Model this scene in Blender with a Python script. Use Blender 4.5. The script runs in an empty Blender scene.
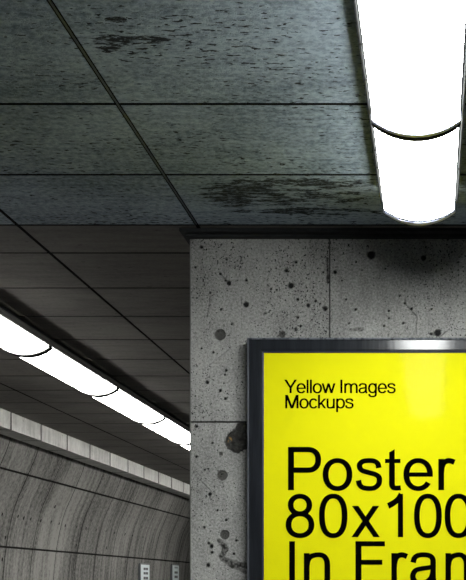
import bpy, bmesh, math, random
import numpy as np
from mathutils import Vector

C = bpy.context.scene.collection
sc = bpy.context.scene

# ------------------------------------------------------------------ camera
EYE = 1.5            # camera height above the floor
CEIL = 3.0           # ceiling height
F = 1200.0           # focal length in pixels of the 466x580 frame
K = 1.2              # depth unit: metres for 1000/F
cam_d = bpy.data.cameras.new('camera')
cam = bpy.data.objects.new('camera', cam_d)
C.objects.link(cam)
cam.location = (0, 0, EYE)
cam.rotation_euler = (math.pi / 2, 0, 0)
cam_d.sensor_fit = 'VERTICAL'
cam_d.sensor_height = 36
cam_d.lens = F / 580 * 36
cam_d.shift_x = -(432 - 233) / 580
cam_d.shift_y = (583 - 290) / 580
cam_d.clip_end = 200
sc.camera = cam

# ------------------------------------------------------------------ world, lamps, exposure
W = bpy.data.worlds.new('world')
sc.world = W
W.use_nodes = True
W.node_tree.nodes['Background'].inputs[0].default_value = (0.55, 0.62, 0.66, 1)
W.node_tree.nodes['Background'].inputs[1].default_value = 0.02
sc.view_settings.view_transform = 'Standard'
sc.view_settings.look = 'None'
sc.view_settings.gamma = 1
sc.view_settings.use_curve_mapping = False
sc.view_settings.exposure = 1.87
LAMP_RIGHT = (0.97, 1.0, 0.985, 10.0)      # colour and strength of the near row of lamps
LAMP_LEFT = (1.0, 0.985, 0.94, 7.5)       # colour and strength of the row over the tunnel

rng = np.random.default_rng(7)
random.seed(7)


# ------------------------------------------------------------------ material helpers
def new_mat(name):
    m = bpy.data.materials.new(name)
    m.use_nodes = True
    nt = m.node_tree
    b = nt.nodes['Principled BSDF']
    return m, nt, b


def plain(name, col, rough=0.5, metal=0.0, spec=0.5, noise=0.0, nscale=30.0):
    m, nt, b = new_mat(name)
    b.inputs['Base Color'].default_value = (*col, 1)
    b.inputs['Roughness'].default_value = rough
    b.inputs['Metallic'].default_value = metal
    b.inputs['Specular IOR Level'].default_value = spec
    if noise:
        tc = nt.nodes.new('ShaderNodeTexCoord')
        n = nt.nodes.new('ShaderNodeTexNoise')
        n.inputs['Scale'].default_value = nscale
        n.inputs['Detail'].default_value = 4
        nt.links.new(tc.outputs['Object'], n.inputs['Vector'])
        mr = nt.nodes.new('ShaderNodeMapRange')
        mr.inputs['From Min'].default_value = 0.3
        mr.inputs['From Max'].default_value = 0.7
        mr.inputs['To Min'].default_value = rough - noise
        mr.inputs['To Max'].default_value = rough + noise
        nt.links.new(n.outputs['Fac'], mr.inputs['Value'])
        nt.links.new(mr.outputs['Result'], b.inputs['Roughness'])
    return m


class NG:
    """short-hand for building node chains"""
    def __init__(s, nt):
        s.nt = nt

    def n(s, t, **kw):
        x = s.nt.nodes.new('ShaderNode' + t)
        for k, v in kw.items():
            setattr(x, k, v)
        return x

    def put(s, sock, v):
        if isinstance(v, bpy.types.NodeSocket):
            s.nt.links.new(v, sock)
        else:
            sock.default_value = v

    def math(s, op, a, b=0.0, clamp=False):
        x = s.n('Math', operation=op, use_clamp=clamp)
        s.put(x.inputs[0], a)
        s.put(x.inputs[1], b)
        return x.outputs[0]

    def ramp(s, v, lo, hi, t0=0.0, t1=1.0):
        x = s.n('MapRange', interpolation_type='SMOOTHSTEP')
        s.put(x.inputs['Value'], v)
        s.put(x.inputs['From Min'], lo)
        s.put(x.inputs['From Max'], hi)
        s.put(x.inputs['To Min'], t0)
        s.put(x.inputs['To Max'], t1)
        return x.outputs['Result']

    def noise(s, vec, scale, stretch=(1, 1, 1), detail=3.0, rough=0.5, off=(0, 0, 0)):
        mp = s.n('Mapping')
        mp.inputs['Scale'].default_value = stretch
        mp.inputs['Location'].default_value = off
        s.nt.links.new(vec, mp.inputs['Vector'])
        x = s.n('TexNoise')
        x.inputs['Scale'].default_value = scale
        x.inputs['Detail'].default_value = detail
        x.inputs['Roughness'].default_value = rough
        s.nt.links.new(mp.outputs[0], x.inputs['Vector'])
        return x.outputs['Fac']

    def mix(s, fac, a, b, blend='MIX'):
        x = s.n('Mix', data_type='RGBA', blend_type=blend)
        s.put(x.inputs[0], fac)
        s.put(x.inputs[6], a)
        s.put(x.inputs[7], b)
        return x.outputs[2]


def concrete(name, dark, light, coord='Object', grain_amt=.30, cloud_c=.2, streak=(1, 1, 1), cloud=1.6, cloud_st=(1, 1, 1), grain=45.0,
             pit_scale=40.0, pit_st=(1, 1, 1), pit_lo=0.34, pit_hi=0.38, pit_dark=0.25, bump=0.25,
             scars=(), scar_st=(1, 1, 1), attr=None, rough=0.85, streak_amt=0.35, streak_scale=14.0, spec=0.3,
             clumps=True):
    m, nt, b = new_mat(name)
    g = NG(nt)
    tc = g.n('TexCoord')
    v = tc.outputs[coord]
    cl = g.noise(v, cloud, cloud_st, 5, 0.6)
    st = g.noise(v, streak_scale, streak, 4, 0.6, (3, 1, 2))
    gr = g.noise(v, grain, (1, 1, 1), 4, 0.7)
    t = g.math('ADD', g.ramp(cl, 0.5 - cloud_c, 0.5 + cloud_c, 0, 0.6), g.ramp(st, 0.3, 0.7, 0, streak_amt))
    t = g.math('ADD', t, g.ramp(gr, 0.3, 0.7, -grain_amt * .45, grain_amt * .55), clamp=True)
    col = g.mix(t, (*dark, 1), (*light, 1))
    # small air pits, in loose clumps
    pn = g.noise(v, pit_scale, pit_st, 2.5, 0.55, (7, 2, 5))
    dens = g.noise(v, 3.2, pit_st, 2, 0.5, (1, 9, 4))
    thr = g.ramp(dens, 0.35, 0.65, -0.05, 0.025) if clumps else 0.0
    pv = g.math('SUBTRACT', pn, thr)
    pit = g.ramp(pv, pit_lo, pit_hi, 1, 0)
    if scars:
        tot = None
        sep = g.n('SeparateXYZ')
        nt.links.new(v, sep.inputs[0])
        for (cx, cy, rx, ry, amt) in scars:
            dx = g.math('DIVIDE', g.math('SUBTRACT', sep.outputs[0], cx), rx)
            dy = g.math('DIVIDE', g.math('SUBTRACT', sep.outputs[1], cy), ry)
            d = g.math('ADD', g.math('MULTIPLY', dx, dx), g.math('MULTIPLY', dy, dy))
            k = g.ramp(d, 0.0, 1.3, amt, 0)
            tot = k if tot is None else g.math('MAXIMUM', tot, k)
        sn = g.noise(v, 9.0, scar_st, 6, 0.68, (2, 2, 2))
        sv = g.math('ADD', sn, tot)
        scar = g.ramp(sv, 0.70, 0.745, 0, 1)
        fine = g.noise(v, 45.0, (.7, 1.8, 1), 4, 0.7, (4, 4, 4))
        scar = g.math('MULTIPLY', scar, g.ramp(fine, 0.36, 0.52, .25, 1))
        pit = g.math('MAXIMUM', pit, scar)
    if attr:
        a = g.n('Attribute', attribute_name=attr)
        sp = g.n('SeparateColor')
        nt.links.new(a.outputs['Color'], sp.inputs[0])
        pit = g.math('MAXIMUM', pit, sp.outputs[0])
        col = g.mix(sp.outputs[1], col, (dark[0] * .2, dark[1] * .195, dark[2] * .18, 1))
        col = g.mix(sp.outputs[2], col, (0.32, 0.19, 0.06, 1))
    colp = g.mix(pit, col, (dark[0] * pit_dark, dark[1] * pit_dark, dark[2] * pit_dark, 1))
    nt.links.new(colp, b.inputs['Base Color'])
    b.inputs['Roughness'].default_value = rough
    b.inputs['Specular IOR Level'].default_value = spec
    h = g.math('SUBTRACT', g.math('MULTIPLY', t, 0.35), pit)
    bp = g.n('Bump')
    bp.inputs['Strength'].default_value = bump
    bp.inputs['Distance'].default_value = 0.006
    nt.links.new(h, bp.inputs['Height'])
    nt.links.new(bp.outputs[0], b.inputs['Normal'])
    return m


def emitter(name, rgbs):
    m, nt, b = new_mat(name)
    b.inputs['Base Color'].default_value = (0.8, 0.8, 0.8, 1)
    b.inputs['Roughness'].default_value = 0.4
    b.inputs['Emission Color'].default_value = (*rgbs[:3], 1)
    b.inputs['Emission Strength'].default_value = rgbs[3]
    return m


def brushed(name, col, rough, stretch, spec=0.5, metal=1.0):
    m, nt, b = new_mat(name)
    g = NG(nt)
    tc = g.n('TexCoord')
    n = g.noise(tc.outputs['Object'], 40, stretch, 3, 0.6)
    b.inputs['Metallic'].default_value = metal
    b.inputs['Specular IOR Level'].default_value = spec
    cc = g.mix(g.ramp(n, 0.3, 0.7), (*[c * .8 for c in col], 1), (*[min(1, c * 1.15) for c in col], 1))
    nt.links.new(cc, b.inputs['Base Color'])
    nt.links.new(g.ramp(n, 0.3, 0.7, rough * .8, rough * 1.25), b.inputs['Roughness'])
    return m


M = {}
# large scars of the near ceiling: centre x, centre y, radius x, radius y, amount
SC = [(-0.82, 3.31, .14, .055, .275), (-0.92, 3.35, .085, .06, .235), (-0.84, 3.198, .042, .026, .34),
      (-0.76, 3.25, .03, .012, .2), (-0.72, 4.63, .24, .21, .30), (-0.52, 4.50, .38, .075, .29),
      (-0.50, 4.84, .42, .07, .27), (-0.50, 4.64, .36, .18, .23), (-0.30, 4.48, .1, .03, .2),
      (-0.46, 3.42, .11, .014, .17), (-0.22, 3.48, .10, .018, .17), (-0.16, 3.36, .05, .02, .16)]
M['ceiling_near'] = concrete('near_ceiling_concrete_cool_lit', grain_amt=.8, dark=(0.115, 0.15, 0.18), light=(0.35, 0.42, 0.48), streak=(.35, 1.6, 1), cloud=1.3,
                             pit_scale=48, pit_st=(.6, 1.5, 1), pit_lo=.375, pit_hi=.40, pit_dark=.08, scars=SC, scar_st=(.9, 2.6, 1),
                             bump=.6)  # concrete texture; the teal cast of the lamplight is put into its colour
M['ceiling_far'] = concrete('tunnel_ceiling_concrete_warm_lit', (0.070, 0.066, 0.060), (0.165, 0.154, 0.139), streak=(.3, 1.5, 1), cloud=1.0,
                            pit_scale=30, pit_st=(.5, 1.5, 1), pit_lo=.28, pit_hi=.32, pit_dark=.3, bump=.25)  # same ceiling, with the dim warm tunnel light put into a browner colour
M['pillar'] = concrete('pillar_concrete', (0.205, 0.203, 0.195), (0.48, 0.475, 0.453), streak=(1.5, 1, .4), cloud=1.7, grain=110, grain_amt=.85,
                       pit_scale=130, pit_lo=.345, pit_hi=.375, pit_dark=.05, attr='wear', bump=.6, streak_amt=.25)
M['pillar_plain'] = concrete('pillar_side_concrete', (0.17, 0.17, 0.163), (0.33, 0.33, 0.315), grain=60, pit_scale=75,
                             pit_lo=.27, pit_hi=.31, pit_dark=.2)
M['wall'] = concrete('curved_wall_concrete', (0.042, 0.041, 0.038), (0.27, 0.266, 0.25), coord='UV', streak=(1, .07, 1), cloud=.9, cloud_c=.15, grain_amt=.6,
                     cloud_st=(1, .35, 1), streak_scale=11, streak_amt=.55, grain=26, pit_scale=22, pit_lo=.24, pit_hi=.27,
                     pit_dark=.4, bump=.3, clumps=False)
M['cornice'] = concrete('cornice_concrete', (0.48, 0.48, 0.46), (0.86, 0.855, 0.83), streak=(1, 1.6, .25), cloud=1.4,
                        streak_scale=10, streak_amt=.4, grain=22, pit_scale=22, pit_lo=.24, pit_hi=.28, pit_dark=.4)
M['hole'] = plain('dark_hole', (0.012, 0.012, 0.012), .9, spec=.1)
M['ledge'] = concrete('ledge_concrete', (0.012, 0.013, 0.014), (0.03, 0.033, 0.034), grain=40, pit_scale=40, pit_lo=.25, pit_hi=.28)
M['rubber'] = plain('black_rubber', (.006, .006, .006), .8, spec=.1)
M['bead'] = plain('joint_bead', (.075, .09, .105), .45, .2)
M['floor'] = concrete('floor_screed', (0.035, 0.035, 0.035), (0.075, 0.075, 0.073), grain=20, rough=.55, spec=.4)
M['plain_wall'] = concrete('side_wall_concrete', (0.05, 0.053, 0.053), (0.10, 0.103, 0.10))
M['diff_r'] = emitter('near_lamp_diffuser', LAMP_RIGHT)
M['diff_l'] = emitter('tunnel_lamp_diffuser', LAMP_LEFT)
M['side_r'] = emitter('near_lamp_diffuser_side', (*LAMP_RIGHT[:3], LAMP_RIGHT[3] * .5))
M['side_l'] = M['diff_l']
M['rail'] = brushed('brushed_aluminium', (0.017, 0.018, 0.019), .5, (6, .1, 6), metal=.0, spec=.15)
M['band'] = brushed('band_metal', (0.55, 0.58, 0.78), .35, (1, 1, 1), metal=.1)
M['dark_rail'] = brushed('dark_lamp_metal', (0.48, 0.48, 0.46), .5, (6, .1, 6), metal=.0, spec=.3)
M['housing'] = plain('lamp_housing_paint', (0.05, 0.052, 0.055), .5, noise=.1)
M['screw'] = plain('blackened_screw', (0.02, 0.02, 0.02), .4, 1.0)
M['frame'] = brushed('frame_dark_metal', (0.017, 0.019, 0.023), .13, (1.5, 1, .1), metal=0)
M['frame_edge'] = brushed('frame_edge_metal', (0.13, 0.14, 0.16), .3, (1, 1, .1), metal=.2)
M['frame_lip'] = plain('frame_lip', (0.016, 0.016, 0.045), .4, .2)
M['yellow'] = plain('yellow_print', (0.785, 0.75, 0.004), .6, spec=.04, noise=.05)
M['ink'] = plain('black_ink', (0.0015, 0.0015, 0.0012), .9, spec=.0)
M['sign_white'] = plain('sign_enamel', (0.80, 0.88, 0.89), .4, noise=.05)
M['sign_dark'] = plain('sign_ink', (0.05, 0.06, 0.065), .5)
M['sign_grey'] = plain('sign_grey_ink', (0.32, 0.36, 0.37), .5)
M['sign_edge'] = plain('sign_edge_metal', (0.16, 0.17, 0.18), .4, .6)

# glass with clear transmission and a faint sheen
gm, gnt, gb = new_mat('poster_glazing')
gg = NG(gnt)
tr = gg.n('BsdfTransparent')
gl = gg.n('BsdfGlossy')
gl.inputs['Roughness'].default_value = 0.06
gl.inputs['Color'].default_value = (1, 1, 1, 1)
fr = gg.n('Fresnel')
fr.inputs['IOR'].default_value = 1.055
mx = gg.n('MixShader')
gnt.links.new(fr.outputs[0], mx.inputs[0])
gnt.links.new(tr.outputs[0], mx.inputs[1])
gnt.links.new(gl.outputs[0], mx.inputs[2])
gnt.links.new(mx.outputs[0], gnt.nodes['Material Output'].inputs['Surface'])
M['glass'] = gm


# ------------------------------------------------------------------ object helpers
def link_mesh(name, me, mats, parent=None):
    o = bpy.data.objects.new(name, me)
    for m in mats:
        me.materials.append(m)
    C.objects.link(o)
    if parent:
        o.parent = parent
    return o


def mesh_obj(name, verts, faces, mats, parent=None, fm=None, smooth=False):
    me = bpy.data.meshes.new(name)
    me.from_pydata([tuple(map(float, v)) for v in verts], [], faces)
    if fm is not None:
        me.polygons.foreach_set('material_index', fm)
    if smooth:
        me.polygons.foreach_set('use_smooth', [True] * len(me.polygons))
    me.update()
    return link_mesh(name, me, mats, parent)


def structure(o, label=None):
    o['kind'] = 'structure'
    if label:
        o['label'] = label
    return o


def thing(name, label, cat, loc=(0, 0, 0), group=None):
    o = bpy.data.objects.new(name, None)
    C.objects.link(o)
    o.empty_display_size = .1
    o.location = loc
    o['label'] = label
    o['category'] = cat
    if group:
        o['group'] = group
    return o


class MB:
    def __init__(s):
        s.v, s.f, s.m = [], [], []

    def add(s, v, f, m=0):
        n = len(s.v)
        s.v += [tuple(map(float, q)) for q in v]
        s.f += [tuple(i + n for i in q) for q in f]
        s.m += [m] * len(f)

    def box(s, x0, x1, y0, y1, z0, z1, m=0):
        v = [(x0, y0, z0), (x1, y0, z0), (x1, y1, z0), (x0, y1, z0), (x0, y0, z1), (x1, y0, z1), (x1, y1, z1), (x0, y1, z1)]
        s.add(v, [(0, 3, 2, 1), (4, 5, 6, 7), (0, 1, 5, 4), (1, 2, 6, 5), (2, 3, 7, 6), (3, 0, 4, 7)], m)

    def extrude_y(s, prof, y0, y1, m=0, caps=True):
        """closed profile of (x, z), swept along y"""
        n = len(prof)
        v = [(x, y0, z) for x, z in prof] + [(x, y1, z) for x, z in prof]
        f = [(i, (i + 1) % n, n + (i + 1) % n, n + i) for i in range(n)]
        if caps:
            f += [tuple(range(n - 1, -1, -1)), tuple(range(n, 2 * n))]
        s.add(v, f, m)

    def build(s, name, mats, parent=None, bevel=0.0, smooth=False, seg=2):
        o = mesh_obj(name, s.v, s.f, mats, parent, s.m, smooth)
        bm = bmesh.new()
        bm.from_mesh(o.data)
        bmesh.ops.recalc_face_normals(bm, faces=bm.faces)
        bm.to_mesh(o.data)
        bm.free()
        if bevel:
            b = o.modifiers.new('bevel', 'BEVEL')
            b.width = bevel
            b.segments = seg
            b.limit_method = 'ANGLE'
        return o


def groove_axis(lo, hi, step, joints, w):
    """coordinates along one axis, with a trapezoid groove at each joint; returns coords, depth factor"""
    base = list(np.arange(lo, hi, step)) + [hi]
    pts = []
    for b in base:
        if all(abs(b - j) > w * 1.1 for j in joints):
            pts.append((b, 0.0))
    for j in joints:
        if lo < j < hi:
            pts += [(j - w, 0.0), (j - w * .8, 1.0), (j + w * .8, 1.0), (j + w, 0.0)]
    pts.sort()
    return np.array([p[0] for p in pts]), np.array([p[1] for p in pts])


def grid_mesh(P, name, mats, uv=None, flip=False, fm=None, smooth=False):
    """P: array nu x nv x 3"""
    nu, nv = P.shape[:2]
    idx = np.arange(nu * nv).reshape(nu, nv)
    q = np.stack([idx[:-1, :-1], idx[1:, :-1], idx[1:, 1:], idx[:-1, 1:]], -1).reshape(-1, 4)
    if flip:
        q = q[:, ::-1]
    me = bpy.data.meshes.new(name)
    me.vertices.add(nu * nv)
    me.vertices.foreach_set('co', P.reshape(-1).astype(np.float32))
    nf = len(q)
    me.loops.add(nf * 4)
    me.loops.foreach_set('vertex_index', q.reshape(-1).astype(np.int32))
    me.polygons.add(nf)
    me.polygons.foreach_set('loop_start', np.arange(0, nf * 4, 4, dtype=np.int32))
    me.polygons.foreach_set('loop_total', np.full(nf, 4, dtype=np.int32))
    me.update(calc_edges=True)
    if fm is not None:
        me.polygons.foreach_set('material_index', fm.reshape(-1).astype(np.int32))
    me.polygons.foreach_set('use_smooth', np.full(nf, bool(smooth)))
    if uv is not None:
        l = me.uv_layers.new(name='UVMap')
        l.data.foreach_set('uv', uv.reshape(-1, 2)[q.reshape(-1)].reshape(-1).astype(np.float32))
    me.validate()
    o = link_mesh(name, me, mats)
    return o


def joint_faces(a, b):
    fa = (a[:-1] > 0) | (a[1:] > 0)
    fb = (b[:-1] > 0) | (b[1:] > 0)
    return (fa[:, None] | fb[None, :]).astype(int)


def sweep(name, prof, y0, y1, ystep, yj, yw, depth, mats, pj=(), pw=.006, pstep=.06, closed_uv=True):
    """profile polyline (x, z) swept along y; grooves across (yj) and along (pj = arc positions)"""
    prof = np.array(prof, float)
    seg = np.r_[0, np.cumsum(np.linalg.norm(np.diff(prof, axis=0), axis=1))]
    s, sd = groove_axis(0, seg[-1], pstep, list(pj), pw)
    # keep the profile's own corners
    extra = [c for c in seg[1:-1] if np.min(np.abs(s - c)) > 1e-4]
    s2 = np.r_[s, extra]
    sd2 = np.r_[sd, np.zeros(len(extra))]
    o_ = np.argsort(s2)
    s, sd = s2[o_], sd2[o_]
    px, pz = np.interp(s, seg, prof[:, 0]), np.interp(s, seg, prof[:, 1])
    e = 1e-3
    tx = np.interp(s + e, seg, prof[:, 0]) - np.interp(s - e, seg, prof[:, 0])
    tz = np.interp(s + e, seg, prof[:, 1]) - np.interp(s - e, seg, prof[:, 1])
    L = np.hypot(tx, tz)
    nx, nz = -tz / L, tx / L
    y, yd = groove_axis(y0, y1, ystep, list(yj), yw)
    D = np.maximum(sd[:, None], yd[None, :]) * depth
    P = np.zeros((len(s), len(y), 3))
    P[..., 0] = px[:, None] + nx[:, None] * D
    P[..., 2] = pz[:, None] + nz[:, None] * D
    P[..., 1] = y[None, :]
    uv = np.zeros((len(s), len(y), 2))
    uv[..., 0] = y[None, :]
    uv[..., 1] = s[:, None]
    g = joint_faces(sd, yd)
    return grid_mesh(P, name, mats, uv, fm=g * (len(mats) - 1)), seg, prof


# ------------------------------------------------------------------ the room
YB, YF = -4.0, 26.0        # behind the camera, far end of the tunnel
YP = 4.28 * K              # face of the concrete pillar
XP = -1.038                # its left edge
XR = 2.4

fl = MB()
fl.box(-4.45, XR + .2, YB - .2, YF + .2, -.2, 0)
structure(fl.build('floor', [M['floor']]))

# ceiling: one slab of cast panels with open joints
yj = [2.05 * K - .648 * k for k in range(10)] + [v * K for v in (2.56, 3.132, 3.674, 4.19)] + [4.545 * K + .648 * k for k in range(32)]
xj = [-.985 + .752 * k for k in (2, 3, 4)] + [-.985, -1.737, -2.489, -3.241]
cx_, cxd = groove_axis(-3.95, XR + .1, .25, xj, .008)
cy_, cyd = groove_axis(YB - .1, YF + .1, .25, yj, .009)
P = np.zeros((len(cx_), len(cy_), 3))
P[..., 0] = cx_[:, None]
P[..., 1] = cy_[None, :]
P[..., 2] = CEIL + np.maximum(cxd[:, None], cyd[None, :]) * .02
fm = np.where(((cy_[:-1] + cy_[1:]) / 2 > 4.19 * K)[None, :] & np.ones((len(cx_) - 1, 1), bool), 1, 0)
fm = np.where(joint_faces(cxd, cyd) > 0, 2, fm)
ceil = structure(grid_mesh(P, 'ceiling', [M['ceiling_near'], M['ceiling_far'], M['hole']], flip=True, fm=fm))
sl = ceil.modifiers.new('thickness', 'SOLIDIFY')
sl.thickness = -.12
sl.offset = 1

# metal bead laid in the long ceiling joint
w = MB()
n = 10
w.extrude_y([(-.987 + .0028 * math.cos(a), CEIL + .0035 + .0028 * math.sin(a)) for a in np.linspace(0, 2 * math.pi, n, endpoint=False)], YB, 4.19 * K)
structure(w.build('trim_3', [M['bead']]))

# curved tunnel wall
prof_raw = [(-3.955, 1.49), (-3.957, 1.38), (-3.985, 1.27), (-4.045, 1.13), (-4.10, 1.0), (-4.187, .797), (-4.24, .60), (-4.283, .366), (-4.31, .12),
            (-4.32, -.1), (-4.315, -.4), (-4.29, -.8), (-4.24, -1.2), (-4.20, -1.5)]
pr = np.array(prof_raw)
tt = np.linspace(0, len(pr) - 1, 90)


def catmull(P, t):
    P = np.asarray(P, float)
    n = len(P)
    i = np.minimum(np.floor(t).astype(int), n - 2)
    u = (t - i)[:, None]
    p0 = P[np.maximum(i - 1, 0)]
    p1 = P[i]
    p2 = P[i + 1]
    p3 = P[np.minimum(i + 2, n - 1)]
    return .5 * ((2 * p1) + (-p0 + p2) * u + (2 * p0 - 5 * p1 + 4 * p2 - p3) * u ** 2 + (-p0 + 3 * p1 - 3 * p2 + p3) * u ** 3)


prs = catmull(pr, tt)
prs[:, 1] += EYE
prs = prs[::-1]                    # from the floor upwards; the room lies on +x
cum = np.r_[0, np.cumsum(np.linalg.norm(np.diff(prs, axis=0), axis=1))]


def arc_at(h):
    return float(np.interp(h + EYE, prs[:, 1], cum))


wall_j = [10.06 * K + .804 * k for k in range(-20, 18)]
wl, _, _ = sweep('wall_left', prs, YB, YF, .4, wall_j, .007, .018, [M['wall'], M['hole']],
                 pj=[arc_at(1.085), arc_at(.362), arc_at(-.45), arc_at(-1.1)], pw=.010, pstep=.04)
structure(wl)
# tie holes left by the formwork: shallow dark plugs that belong to the wall
bm = bmesh.new()
bm.from_mesh(wl.data)
uvl = bm.loops.layers.uv.verify()
holes = [(9.82, .675), (10.19, .68), (10.34, .672), (10.52, .676), (10.79, .674), (11.08, .676), (11.32, .672), (11.52, .66), (11.89, .672),
         (12.2, .668), (12.57, .669), (12.95, .67), (13.3, .668), (13.75, .67), (14.1, .67), (14.6, .67), (10.0, .455), (10.0, .235),
         (11.05, .845), (12.0, .455), (13.1, .46), (14.0, .3), (8.9, .675), (9.3, .675)]
for (zz, h) in holes:
    x = float(np.interp(h + EYE, prs[:, 1], prs[:, 0]))
    yc = zz * K
    r = .017 + .006 * random.random()
    e = .02
    xa = float(np.interp(h + EYE + e, prs[:, 1], prs[:, 0]))
    t = Vector((xa - x, 0, e)).normalized()
    n = Vector((t.z, 0, -t.x))
    cen = Vector((x, yc, h + EYE)) + n * .0025
    ring = [bm.verts.new(cen + Vector((0, 1, 0)) * math.cos(a) * r + t * math.sin(a) * r) for a in np.linspace(0, 2 * math.pi, 12, endpoint=False)]
    f = bm.faces.new(ring)
    f.material_index = 1
bm.to_mesh(wl.data)
bm.free()

# cornice between curved wall and ceiling
cor_j = [8.789 * K + .8115 * k for k in range(-16, 22)]
co, _, _ = sweep('trim_1', [(-3.895, CEIL - .005), (-3.895, EYE + 1.346), (-3.70, EYE + 1.346), (-3.70, CEIL + .01)], YB, YF, .4, cor_j, .015, .02,
                 [M['cornice'], M['hole']], pstep=.05)
structure(co)

# dividing wall that carries the poster: worn cast concrete face
PXM = F / YP                        # pixels per metre on that face


def wx(px):
    return (px - 432) / PXM


def wz(py):
    return EYE + (583 - py) / PXM


def vnoise(x, z, sc_, seed):
    r = np.random.default_rng(seed)
    T = r.random((64, 64))
    xs, zs = x * sc_ + 100.3, z * sc_ + 57.1
    xi, zi = np.floor(xs).astype(int), np.floor(zs).astype(int)
    u, w = xs - xi, zs - zi
    u, w = u * u * (3 - 2 * u), w * w * (3 - 2 * w)
    a, b_, c, d = T[xi % 64, zi % 64], T[(xi + 1) % 64, zi % 64], T[xi % 64, (zi + 1) % 64], T[(xi + 1) % 64, (zi + 1) % 64]
    return (a * (1 - u) + b_ * u) * (1 - w) + (c * (1 - u) + d * u) * w


vj = [wx(329.6), wx(329.6) + 1.0, wx(329.6) + 2.0]
hj = [wz(422), wz(422) - 1.0]
# dense where the photograph shows it, coarser elsewhere
gx1, gd1 = groove_axis(XP + .006, .25, .0036, vj, .0034)
gx2, gd2 = groove_axis(.27, XR + .1, .08, vj, .0034)
gz1, hd1 = groove_axis(1.45, CEIL, .0036, hj, .0038)
gz2, hd2 = groove_axis(0, 1.44, .06, hj, .0038)
GX, GDX = np.r_[gx1, gx2], np.r_[gd1, gd2]
GZ, GDZ = np.r_[gz2, gz1], np.r_[hd2, hd1]
X, Z = np.meshgrid(GX, GZ, indexing='ij')
depth = np.maximum(GDX[:, None], GDZ[None, :]) * .008
n1, n2 = vnoise(X, Z, 60, 1), vnoise(X, Z, 160, 2)
wob = (n1 - .5) * .7 + (n2 - .5) * .5
wear_r = np.maximum(GDX[:, None], GDZ[None, :]) * .85
wear_g = np.zeros_like(X)
wear_b = np.zeros_like(X)
pits = [(201.4, 247, 1.9), (226.4, 259.5, 1.4), (220.3, 274, 1.5), (229, 283.3, 2.3), (225.5, 280.5, 1.4), (246.2, 280.5, 1.3), (245.9, 304.7, 2.7),
        (210, 292.8, 1.2), (220.9, 309.5, 1.3), (195.3, 267.2, 1.1), (231.5, 324, 1.0), (201.4, 348.4, 1), (213.4, 352.4, 1), (226, 370.5, 1.4),
        (224.7, 374.7, 1.1), (207, 382.4, 1.8), (220.3, 390.9, 1.5), (225.5, 398.8, 1.6), (223.8, 383.3, .8), (196.4, 426.4, 1.4), (212.6, 443, 1.1),
        (196.4, 456.5, 1.3), (204.5, 469.8, .9), (209.6, 494.7, 1.8), (217.2, 510.3, 1.1), (225.9, 520.3, 1.3), (204.1, 527.3, 1.2),
        (211.4, 546.2, 1.9), (208.5, 543.3, 1.3), (211.8, 552.4, 1.4), (208, 565.3, 1.6), (236.2, 540.6, 1.2), (233.6, 554, 1.1), (296, 262, 1.4),
        (286.4, 270.6, 1.7), (290.7, 285.4, 2.7), (297.8, 299.4, 1.3), (308, 305.5, 1.8), (315.5, 301, 1.1), (325, 308.6, 2.1), (300.6, 326, 1.3),
        (295.4, 328.9, 1.1), (297.8, 317.5, 1.1), (265.7, 313.3, 1), (271, 289.2, 1.1), (335, 272, 2.1), (323.3, 272.2, 1.2),
        (371, 255, 4.0), (355.6, 309.5, 1.2), (349.2, 323.2, 1), (342, 280.5, 1), (346.2, 299.4, .9), (385.3, 268.8, 1), (426, 247, 1.2),
        (423.5, 257.6, 2.6), (405, 303.3, 1.2), (411.5, 308.7, 1.4), (389, 310.8, 1), (431.5, 309, 1), (403, 323.3, 1), (438, 333, 3.2), (431, 334, 1.5),
        (389, 318, .9), (384, 326, .9), (400, 296, .9), (452, 252, 1), (458, 262, 1.2), (434, 286, .8), (356, 262, .9), (362, 270, .8)]
for (px, py, r) in pits:
    cx, cz, rr = wx(px), wz(py), r / PXM
    d = np.hypot(X - cx, Z - cz) / rr + wob * .5
    k = np.clip((1.15 - d) / .35, 0, 1)
    wear_r = np.maximum(wear_r, k)
    depth = np.maximum(depth, k * min(.006, rr * .8))
for _ in range(300):
    cx, cz, rr = rng.uniform(XP, .22), rng.uniform(1.5, 2.98), rng.uniform(.3, .75) / PXM
    d = np.hypot(X - cx, Z - cz) / rr + wob * .4
    k = np.clip((1.2 - d) / .5, 0, 1) * rng.uniform(.4, .9)
    wear_r = np.maximum(wear_r, k)
for (px, py, r) in [(219.8, 334.7, 5.5), (222, 475.5, 5.1), (224.6, 534.8, 4.7), (220.7, 453.8, 1.9), (282, 334.5, 3.2)]:    # filled tie holes
    cx, cz, rr = wx(px), wz(py), r / PXM
    d = np.hypot(X - cx, Z - cz) / rr
    k = np.clip((1.05 - d) / .12, 0, 1)
    wear_g = np.maximum(wear_g, k * .85)
    depth = np.maximum(depth, k * .007)
# spalled patch beside the frame, with a rusty fleck
d = np.minimum(np.hypot((X - wx(237)), (Z - wz(441.5))) / (12.2 / PXM), np.hypot((X - wx(243)), (Z - wz(430))) / (8 / PXM)) + wob * .28
k = np.clip((1.0 - d) / .07, 0, 1)
wear_g = np.maximum(wear_g, k * (.95 + .3 * (n2 - .3)))
wear_r = np.maximum(wear_r, k * np.clip(n1 * 1.3 - .45, 0, .8))
depth = np.maximum(depth, k * (.008 + .004 * n2))
d = np.hypot((X - wx(229.5)) / .7, (Z - wz(439.5))) / (3.2 / PXM) + wob
wear_b = np.maximum(wear_b, np.clip((1 - d) / .5, 0, 1) * (n2 > .35))


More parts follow.
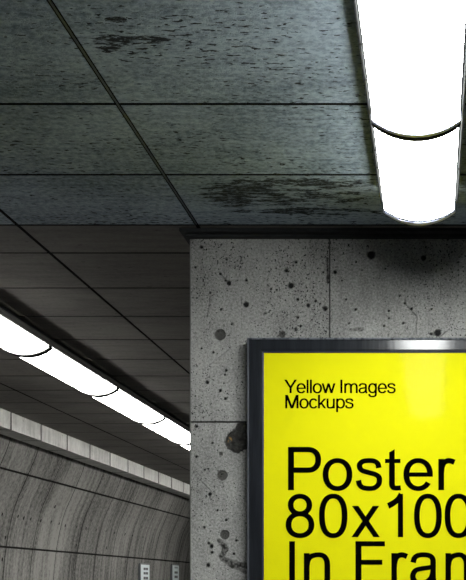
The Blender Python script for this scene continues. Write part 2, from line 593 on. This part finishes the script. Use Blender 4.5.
def stroke_mask(pts, wpx):
    best = np.full(X.shape, 9.0)
    for (a, b_) in zip(pts[:-1], pts[1:]):
        ax, az, bx, bz = wx(a[0]), wz(a[1]), wx(b_[0]), wz(b_[1])
        L2 = (bx - ax) ** 2 + (bz - az) ** 2
        t = np.clip(((X - ax) * (bx - ax) + (Z - az) * (bz - az)) / L2, 0, 1)
        best = np.minimum(best, np.hypot(X - ax - t * (bx - ax), Z - az - t * (bz - az)))
    return best / (wpx / PXM)


for pts, w_, ch, amt in [([(220, 541), (226, 549)], 3.0, 'g', .8), ([(224, 546), (222, 558), (232, 565), (251, 566)], 3.6, 'g', .75),
                         ([(218, 583), (219, 590)], 3.0, 'g', .8), ([(222, 560), (245, 572)], 2.6, 'g', .6),
                         ([(405, 290), (405, 303), (417, 317), (416, 334)], .5, 'r', .45), ([(441, 281), (441, 300)], .5, 'r', .35),
                         ([(219, 272), (229, 284)], .8, 'r', .6), ([(198, 478), (220, 500)], .35, 'r', .35),
                         ([(200, 373), (232, 347)], .35, 'r', .3), ([(327, 258), (328, 282)], 1.6, 'g', .9),
                         ([(337, 256), (358, 250), (364, 246)], .5, 'r', .35), ([(352, 330), (362, 329)], 2.2, 'g', .5),
                         ([(430, 334), (440, 337), (447, 331)], .7, 'r', .5), ([(210, 296), (207, 318)], .6, 'g', .5),
                         ([(241, 270), (241, 330)], .4, 'g', .5)]:
    d = stroke_mask(pts, w_) + wob * 1.1
    k = np.clip((1 - d) / .35, 0, 1) * amt
    if ch == 'g':
        k = k * (.6 + .8 * n2)
        wear_g = np.maximum(wear_g, np.clip(k, 0, 1))
        wear_r = np.maximum(wear_r, np.clip(k * (n2 - .45) * 2, 0, .7))
    else:
        wear_r = np.maximum(wear_r, k)
    depth = np.maximum(depth, k * .003)
PP = np.zeros(X.shape + (3,))
PP[..., 0], PP[..., 1], PP[..., 2] = X, YP + depth, Z
face = grid_mesh(PP, 'wall_front', [M['pillar'], M['pillar_plain']])
ca = face.data.color_attributes.new('wear', 'FLOAT_COLOR', 'POINT')
cols = np.stack([wear_r, wear_g, wear_b, np.ones_like(X)], -1)
ca.data.foreach_set('color', cols.reshape(-1).astype(np.float32))
# close the wall body: chamfered left edge, left side, back
bm = bmesh.new()
bm.from_mesh(face.data)


def quad(vs, mi=1):
    f = bm.faces.new([bm.verts.new(v) for v in vs])
    f.material_index = mi


y1 = YP + .9
quad([(XP + .006, YP, 0), (XP, YP + .006, 0), (XP, YP + .006, CEIL), (XP + .006, YP, CEIL)])
quad([(XP, YP + .006, 0), (XP, y1, 0), (XP, y1, CEIL), (XP, YP + .006, CEIL)])
quad([(XP, y1, 0), (XR + .1, y1, 0), (XR + .1, y1, CEIL), (XP, y1, CEIL)])
bm.to_mesh(face.data)
bm.free()
structure(face)

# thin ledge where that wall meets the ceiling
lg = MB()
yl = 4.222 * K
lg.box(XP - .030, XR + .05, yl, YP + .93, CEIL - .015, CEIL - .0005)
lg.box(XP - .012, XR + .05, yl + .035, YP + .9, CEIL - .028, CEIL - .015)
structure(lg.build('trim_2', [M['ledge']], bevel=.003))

# the sides the photograph does not reach, so that the light behaves as in a closed hall
w = MB()
w.box(XR, XR + .2, YB, YF, 0, CEIL)
structure(w.build('wall_right', [M['plain_wall']]))
w = MB()
w.box(-4.4, XR + .2, YB - .2, YB, 0, CEIL)
structure(w.build('wall_back', [M['plain_wall']]))
w = MB()
w.box(-4.4, XR + .2, YF, YF + .2, 0, CEIL)
structure(w.build('wall_end', [M['plain_wall']]))


# ------------------------------------------------------------------ ceiling lamps
HR = EYE + 1.40 - CEIL        # rail bottom below the ceiling (lamp origin on the ceiling)


def arc(hw, sag, z, n=20, t0=-1.0, t1=1.0):
    R = (hw * hw + sag * sag) / (2 * sag)
    a = math.asin(hw / R)
    return [(R * math.sin(a * t), z + (R - sag) - R * math.cos(a * t)) for t in np.linspace(t0, t1, n)]


def lamp_module(label, x, y0, L, dm, rail, band, group, end_cap=False, side_screws=(), HW=.133, SAG=.041, thick=.0, up=.034):
    t = thing('ceiling_lamp', label, 'lamp', (x, y0, CEIL), group)
    # housing: narrow neck against the ceiling, wider tray below it
    h = MB()
    e = HW - .133
    h.extrude_y([(-.10, 0), (.10, 0), (.10, -.05), (.128 + e, -.055), (.128 + e, HR + up + .01), (-.128 - e, HR + up + .01), (-.128 - e, -.055),
                 (-.10, -.05)], .001, L - .001)
    h.build('housing', [M['housing']], t, bevel=.003)
    # diffuser: a shell with its own thickness
    d = MB()
    outer = [(-HW + .003, HR + up + .01)] + arc(HW - .003, SAG, HR) + [(HW - .003, HR + up + .01)]
    inner = [(HW - .008, HR + up + .01)] + arc(HW - .008, SAG - .003, HR + .002)[::-1] + [(-HW + .008, HR + up + .01)]
    d.extrude_y(outer + inner, .004, L - .004)
    # the upright sides sit away from the tubes and glow less
    dob = d.build('diffuser', [dm, M['side_r'] if dm == M['diff_r'] else M['side_l']], t, smooth=False)
    for p in dob.data.polygons:
        if abs(p.normal.x) > .95:
            p.material_index = 1
    for p in dob.data.polygons:
        p.use_smooth = True
    for s in (-1, 1):
        r = MB()
        prof = [(.129, .056), (.140, .056), (.146, .050), (.146, up + .024), (.1425, up + .021), (.1425, up + .017), (.147, up + .014),
                (.147, up + .003), (.143, up - .001), (.139, up - .001), (.137, up + .004), (.134, up - .002), (.1305, up - .002), (.1305, up + .013)]
        prof = [(a + e, HR + b) for a, b in prof]
        if s > 0:
            prof = prof[::-1]
        r.extrude_y([(s * a, b) for a, b in prof], .0, L)
        rl = r.build('side_rail', [rail], t, bevel=.0008)
        for (ss, yy) in side_screws:
            if ss == s:
                q = MB()
                n = 10
                cx, cy, cz, rr = s * .1400, yy - y0, HR + up - .001, .0065
                top = [(cx + rr * math.cos(a), cy + rr * math.sin(a), cz) for a in np.linspace(0, 2 * math.pi, n, endpoint=False)]
                low = [(cx + .6 * rr * math.cos(a), cy + .6 * rr * math.sin(a), cz - .004) for a in np.linspace(0, 2 * math.pi, n, endpoint=False)]
                q.add(top + low, [(i, (i + 1) % n, n + (i + 1) % n, n + i) for i in range(n)] + [tuple(range(n)), tuple(range(n, 2 * n))])
                q.build('screw', [M['screw']], rl)
    # band that wraps the diffuser at its far end
    def strap(extra, ya, yb, mat, nm):
        b = MB()
        o1 = [(-HW - extra * .5, HR + .03)] + arc(HW + extra * .5, SAG + extra, HR, 28) + [(HW + extra * .5, HR + .03)]
        i1 = [(HW - .004, HR + .03)] + arc(HW - .004, SAG - .001, HR + .001, 28)[::-1] + [(-HW + .004, HR + .03)]
        b.extrude_y(o1 + i1, ya, yb)
        return b.build(nm, [mat], t, bevel=.001)
    if end_cap:
        strap(.004, L - .030, L - .024, M['rubber'], 'gasket')
        strap(.007, L - .022, L + .010, band, 'end_band')
    else:
        strap(.005 + thick * .5, L - .034, L - .012, band, 'end_band')
        strap(.007 + thick, L - .012, L + .014 + thick, M['rubber'], 'gasket')
    if end_cap:
        c = MB()
        c.extrude_y(arc(HW + .004, SAG + .006, HR, 28) + [(.146, HR + .05), (-.146, HR + .05)], L + .0102, L + .02)
        c.build('end_cap', [rail], t, bevel=.001)
    return t


XL1 = -.048
y_end, y_j1, y_j2 = 3.775 * K, 3.052 * K, 2.10 * K
lamp_module('short last lamp of the near row, ending just before the poster wall', XL1, y_j1, y_end - y_j1, M['diff_r'], M['rail'], M['band'],
            'near row of ceiling lamps', True, ((-1, 3.31 * K), (-1, 3.45 * K), (1, 3.46 * K)))
lamp_module('long bright lamp at the top right edge, second from the poster wall', XL1, y_j2, y_j1 - y_j2, M['diff_r'], M['rail'], M['band'],
            'near row of ceiling lamps', False, ((-1, 2.66 * K), (-1, 2.85 * K)))
yy = y_j2
for k in range(2):
    yy -= 1.14
    lamp_module('lamp of the near row over the viewer, out of the picture', XL1, yy, 1.14, M['diff_r'], M['rail'], M['band'], 'near row of ceiling lamps')

XL2 = -2.423
SEG = 1.277 * K
lab = {0: 'tunnel lamp cut off by the left picture edge, first and largest of its row',
       1: 'second tunnel lamp from the left edge, a full glowing panel',
       2: 'third tunnel lamp from the left edge, middle of the receding row',
       3: 'fourth tunnel lamp, small and partly close to the pillar edge',
       4: 'last visible sliver of tunnel lamp touching the pillar edge'}
for k in range(0, 9):
    lamp_module(lab.get(k, 'tunnel lamp outside the picture or hidden by the pillar'), XL2, 4.70 * K + SEG * k, SEG, M['diff_l'], M['dark_rail'],
                M['dark_rail'], 'row of lamps along the tunnel ceiling', HW=.137, SAG=.032, up=.016, thick=.012)


# ------------------------------------------------------------------ lettering: outlines drawn as nib strokes, 1000 units per em
def ell(cx, cy, rx, ry, a0=0, a1=360, n=48, p=2.15):
    out = []
    for a in np.radians(np.linspace(a0, a1, n)):
        c, s = math.cos(a), math.sin(a)
        out.append((cx + rx * math.copysign(abs(c) ** (2 / p), c), cy + ry * math.copysign(abs(s) ** (2 / p), s)))
    return out


def spl(P, n=10):
    t = np.linspace(0, len(P) - 1, (len(P) - 1) * n + 1)
    return [tuple(q) for q in catmull(P, t)]


def nib(pts, wx_=92, wy_=80):
    """strip along a centre line; stems wx_ wide, bars wy_ thick"""
    wx_, wy_ = wx_ * 1.06, wy_ * 1.06
    P_ = np.array(pts, float)
    closed = np.hypot(*(P_[0] - P_[-1])) < 1
    T = np.gradient(P_, axis=0)
    if closed:
        T[0] = T[-1] = P_[1] - P_[-2]
    T /= np.maximum(np.hypot(T[:, 0], T[:, 1]), 1e-9)[:, None]
    N = np.stack([-T[:, 1] * wx_ / 2, T[:, 0] * wy_ / 2], 1)
    a, b = P_ + N, P_ - N
    v = [tuple(q) for q in a] + [tuple(q) for q in b]
    n = len(P_)
    return v, [(i, i + 1, n + i + 1, n + i) for i in range(n - 1)]


def poly(*pts):
    return list(pts), [tuple(range(len(pts)))]


def rect(x0, y0, x1, y1):
    x0, x1 = x0 - 3, x1 + 3
    return poly((x0, y0), (x1, y0), (x1, y1), (x0, y1))


def diag(x0, y0, x1, y1, w):
    """slanted stroke with horizontal ends, centre x0->x1"""
    return poly((x0 - w / 2, y0), (x0 + w / 2, y0), (x1 + w / 2, y1), (x1 - w / 2, y1))


def arch(x0, x1):
    m = (x0 + x1) / 2
    return nib(spl([(x0, 310), (x0 + 18, 400), (x0 + 75, 466), (m + 20, 491), (x1 - 62, 472), (x1 - 12, 405), (x1, 320)]), 88, 78)


G = {
    'P': (667, [rect(77, 0, 171, 716), nib([(124, 674), (395, 674)] + ell(400, 503, 176, 171, 88, -88, 26, 2.3) + [(395, 332), (124, 332)], 94, 84)]),
    'o': (556, [nib(ell(276, 259, 196, 232), 92, 78)]),
    's': (500, [nib(spl([(413, 368), (395, 440), (335, 482), (245, 491), (150, 478), (96, 432), (96, 372), (140, 325), (245, 292), (360, 258),
                         (418, 205), (412, 105), (345, 42), (250, 28), (150, 42), (92, 90), (74, 164)]), 88, 78)]),
    't': (278, [poly((81, 628), (170, 681), (170, 400), (81, 400)), rect(81, 120, 170, 420), rect(18, 449, 259, 519),
                nib(spl([(125, 160), (127, 90), (150, 45), (200, 34), (268, 40)]), 90, 78)]),
    'e': (556, [nib(ell(277, 259, 196, 232, -33, -359.9, 46), 92, 78), rect(80, 223, 516, 296)]),
    'r': (333, [rect(66, 0, 154, 519), nib(spl([(112, 290), (122, 380), (155, 455), (215, 487), (270, 484), (325, 462)]), 88, 84)]),
    '8': (556, [nib(ell(277, 534, 155, 145, 0, 360, 48, 2.1), 90, 78), nib(ell(277, 206, 190, 180, 0, 360, 48, 2.15), 92, 78)]),
    '0': (556, [nib(ell(277, 353, 188, 327, 0, 360, 56, 2.35), 92, 78)]),
    'x': (500, [diag(62, 0, 425, 519, 112), diag(70, 519, 438, 0, 112)]),
    '1': (556, [rect(285, 0, 373, 700), poly((373, 719), (316, 719), (285, 640), (373, 600)),
                nib(spl([(340, 715), (290, 635), (210, 570), (109, 517)]), 82, 98)]),
    'I': (278, [rect(93, 0, 188, 716)]),
    'n': (556, [rect(66, 0, 154, 519), arch(112, 443), rect(399, 0, 487, 325)]),
    'm': (833, [rect(66, 0, 154, 519), arch(112, 418), rect(374, 0, 462, 325), arch(420, 724), rect(680, 0, 768, 325)]),
    'F': (611, [rect(82, 0, 177, 716), rect(82, 632, 565, 716), rect(82, 325, 522, 409)]),
    'a': (556, [nib(spl([(86, 362), (112, 440), (175, 482), (272, 491), (370, 474), (418, 420), (424, 340), (424, 200), (430, 80), (468, -8)]), 90, 78),
                nib(spl([(424, 300), (350, 278), (235, 262), (130, 232), (82, 150), (108, 62), (200, 27), (310, 42), (390, 105), (424, 200)]), 90, 74)]),
    'g': (556, [nib(ell(263, 262, 186, 229), 90, 78), rect(402, 20, 487, 519),
                nib(spl([(444, 60), (440, -60), (410, -135), (340, -170), (255, -178), (160, -160), (105, -115), (94, -42)]), 88, 76)]),
    'l': (222, [rect(64, 0, 152, 716)]),
    'w': (722, [diag(50, 519, 205, 0, 98), diag(205, 0, 361, 519, 98), diag(361, 519, 517, 0, 98), diag(517, 0, 672, 519, 98)]),
    'Y': (667, [diag(58, 716, 333, 290, 118), diag(609, 716, 333, 290, 118), rect(286, 0, 381, 330)]),
    'M': (833, [rect(74, 0, 165, 716), rect(668, 0, 760, 716), diag(138, 716, 417, 0, 118), diag(696, 716, 417, 0, 118)]),
    'c': (500, [nib(ell(272, 259, 190, 232, 36, 324, 40), 90, 78)]),
    'k': (500, [rect(66, 0, 154, 716), diag(120, 165, 430, 519, 120), diag(215, 300, 440, 0, 108)]),
    'u': (556, [rect(402, 0, 487, 519), rect(66, 200, 154, 519),
                nib(spl([(110, 210), (122, 95), (170, 42), (262, 28), (370, 55), (432, 120), (444, 210)]), 88, 78)]),
    'p': (556, [rect(66, -199, 152, 519), nib(ell(292, 259, 186, 232), 90, 78)]),
}


def glyph_bounds(ch):
    xs = [q[0] for v, f in G[ch][1] for q in v]
    return min(xs), max(xs)


def text_line(items, base_z, em, name, parent, y, lab=None, bold=0.0):
    """items: (char, left x in metres, right x or None)"""
    mb = MB()
    k = 0
    for ch, x0, x1 in items:
        lo, hi = glyph_bounds(ch)
        s = em / 1000
        sx = (x1 - x0) / (hi - lo) if x1 is not None else s
        for v, f in G[ch][1]:
            k += 1
            for db in ((-bold, bold) if bold else (0,)):
                mb.add([(x0 + db + (q[0] - lo) * sx, y - .00001 * (k % 5), base_z + q[1] * s) for q in v], f)
    o = mb.build(name, [M['ink']], parent)
    bm = bmesh.new()
    bm.from_mesh(o.data)
    for fc in bm.faces:
        if fc.normal.y > 0:
            fc.normal_flip()
    bm.to_mesh(o.data)
    bm.free()
    if lab:
        o['label'] = lab
    return o


def flow(text, x, em, track):
    out = []
    for ch in text:
        if ch == ' ':
            x += (.278 * em + track)
            continue
        lo, hi = glyph_bounds(ch)
        out.append((ch, x + lo * em / 1000, x + hi * em / 1000))
        x += G[ch][0] * em / 1000 + track
    return out


# ------------------------------------------------------------------ framed poster
YFR = YP - .080                    # front of the frame
YS = YFR + .010                    # printed sheet
S = F / YS


def sx_(px):
    return (px - 432) / S


def sz_(py):
    return EYE + (583 - py) / S


pl, pt = sx_(264), sz_(353)
pw = .80 * 1.79
ph = pw * 1.25
pr_, pb = pl + pw, pt - ph
poster = thing('framed_poster', 'bright yellow poster with black lettering in a dark metal frame on the concrete wall', 'poster',
               ((pl + pr_) / 2, YP, pb - .06))
poster_off = Vector(poster.location)


def under(o):
    o.location = -poster_off
    return o


FW = 15.3 / S
T = 13.8 / S


def ring(mb, a, b, m):
    """a, b: (inset from outer edge factor, y) loops around the frame"""
    def loop(ins, y):
        x0, x1, z0, z1 = pl - FW * (1 - ins), pr_ + FW * (1 - ins), pb - FW * (1 - ins), pt + T * (1 - ins)
        return [(x0, y, z1), (x1, y, z1), (x1, y, z0), (x0, y, z0)]
    A, B = loop(*a), loop(*b)
    mb.add(A + B, [(i, (i + 1) % 4, 4 + (i + 1) % 4, 4 + i) for i in range(4)], m)


fr_ = MB()
ring(fr_, (-.10, YP + .001), (-.10, YFR + .006), 1)
ring(fr_, (-.10, YFR + .006), (-.06, YFR + .002), 1)
ring(fr_, (-.06, YFR + .002), (.05, YFR), 1)
ring(fr_, (.05, YFR), (.09, YFR + .004), 0)
ring(fr_, (.09, YFR + .004), (.76, YFR + .0045), 0)
ring(fr_, (.76, YFR + .0045), (.79, YFR + .0065), 0)
ring(fr_, (.79, YFR + .0065), (.90, YFR + .007), 0)
ring(fr_, (.90, YFR + .007), (1.0, YFR + .008), 2)
ring(fr_, (1.0, YFR + .008), (1.0, YFR + .020), 2)
under(fr_.build('frame', [M['frame'], M['frame_edge'], M['frame_lip']], poster))
bk = MB()
bk.box(pl - FW, pr_ + FW, YFR + .022, YP - .001, pb - FW, pt + T)
under(bk.build('back_panel', [M['housing']], poster))
sh = MB()
sh.box(pl - .002, pr_ + .002, YS, YS + .002, pb - .002, pt + .002)
sheet = under(sh.build('poster_sheet', [M['yellow']], poster))
gz = MB()
gz.box(pl + .0005, pr_ - .0005, YFR + .0045, YFR + .0065, pb + .0005, pt - .0005)
under(gz.build('glazing', [M['glass']], poster))

yt = YS - .0006
em = 60.3 / S


def L_(items):
    return [(c, sx_(a), sx_(b) if b else None) for c, a, b in items]


text_line(L_([('P', 288, 321.2), ('o', 322.6, 352.4), ('s', 355.8, 382.2), ('t', 385, 401.2), ('e', 403.4, 433), ('r', 438.3, 455.6)]), sz_(490.2), em,
          'lettering', sheet, yt)
text_line(L_([('8', 285.6, 314.4), ('0', 319, 347.5), ('x', 351.4, 380), ('1', 387, 403.2), ('0', 414, 441.8), ('0', 444.6, 472.6)]), sz_(537.2), em,
          'lettering', sheet, yt)
text_line(L_([('I', 289.2, 295), ('n', 303.8, 330.2), ('F', 355.4, 385), ('r', 391.3, 408.2), ('a', 410, 438.2), ('m', 445.4, 487.6), ('e', 492, 521.6)]),
          sz_(584.4), em, 'lettering', sheet, yt)
em2 = 18.9 / S
text_line(flow('Yellow Images', sx_(284.3), em2, -.92 / S), sz_(393.2), em2, 'small_lettering', sheet, yt, bold=.14 / S)
text_line(flow('Mockups', sx_(284.0), em2, -.92 / S), sz_(408.4), em2, 'small_lettering', sheet, yt, bold=.14 / S)


# ------------------------------------------------------------------ two signs on the tunnel wall
def sign(label, z0, z1, top, marks):
    h = .62
    zc = EYE + top - h
    xw = float(np.interp(EYE + top, prs[:, 1], prs[:, 0])) + .012
    t = thing('wall_sign', label, 'sign', (xw, (z0 + z1) * K / 2, zc), 'small signs on the tunnel wall')
    wd = (z1 - z0) * K / 2
    b = MB()
    b.box(-.02, .012, -wd, wd, 0, h)
    b.build('backing', [M['sign_edge']], t, bevel=.003)
    b = MB()
    b.box(.0125, .018, -wd + .02, wd - .02, .02, h - .02)
    b.build('panel', [M['sign_white']], t, bevel=.002)
    for (a, b_, c, d, mm) in marks:
        q = MB()
        for (u0, u1) in ((a, (a + b_) / 2 - .02), ((a + b_) / 2 + .02, b_)):
            q.box(.0182, .0195, -wd + 2 * wd * u0, -wd + 2 * wd * u1, h - d, h - c)
        q.build('symbol', [M[mm]], t)
    return t


sign('larger white sign with dark symbols, left one on the curved wall', 14.64, 15.11, .292,
     [(.3, .78, .065, .10, 'sign_dark'), (.3, .78, .13, .165, 'sign_dark'), (.3, .78, .20, .24, 'sign_dark'), (.3, .78, .3, .34, 'sign_dark')])
sign('smaller white sign with symbols beside the pillar edge', 16.42, 16.85, .312,
     [(.3, .75, .04, .07, 'sign_grey'), (.3, .75, .12, .155, 'sign_dark'), (.3, .75, .19, .23, 'sign_dark'), (.3, .75, .28, .33, 'sign_grey')])
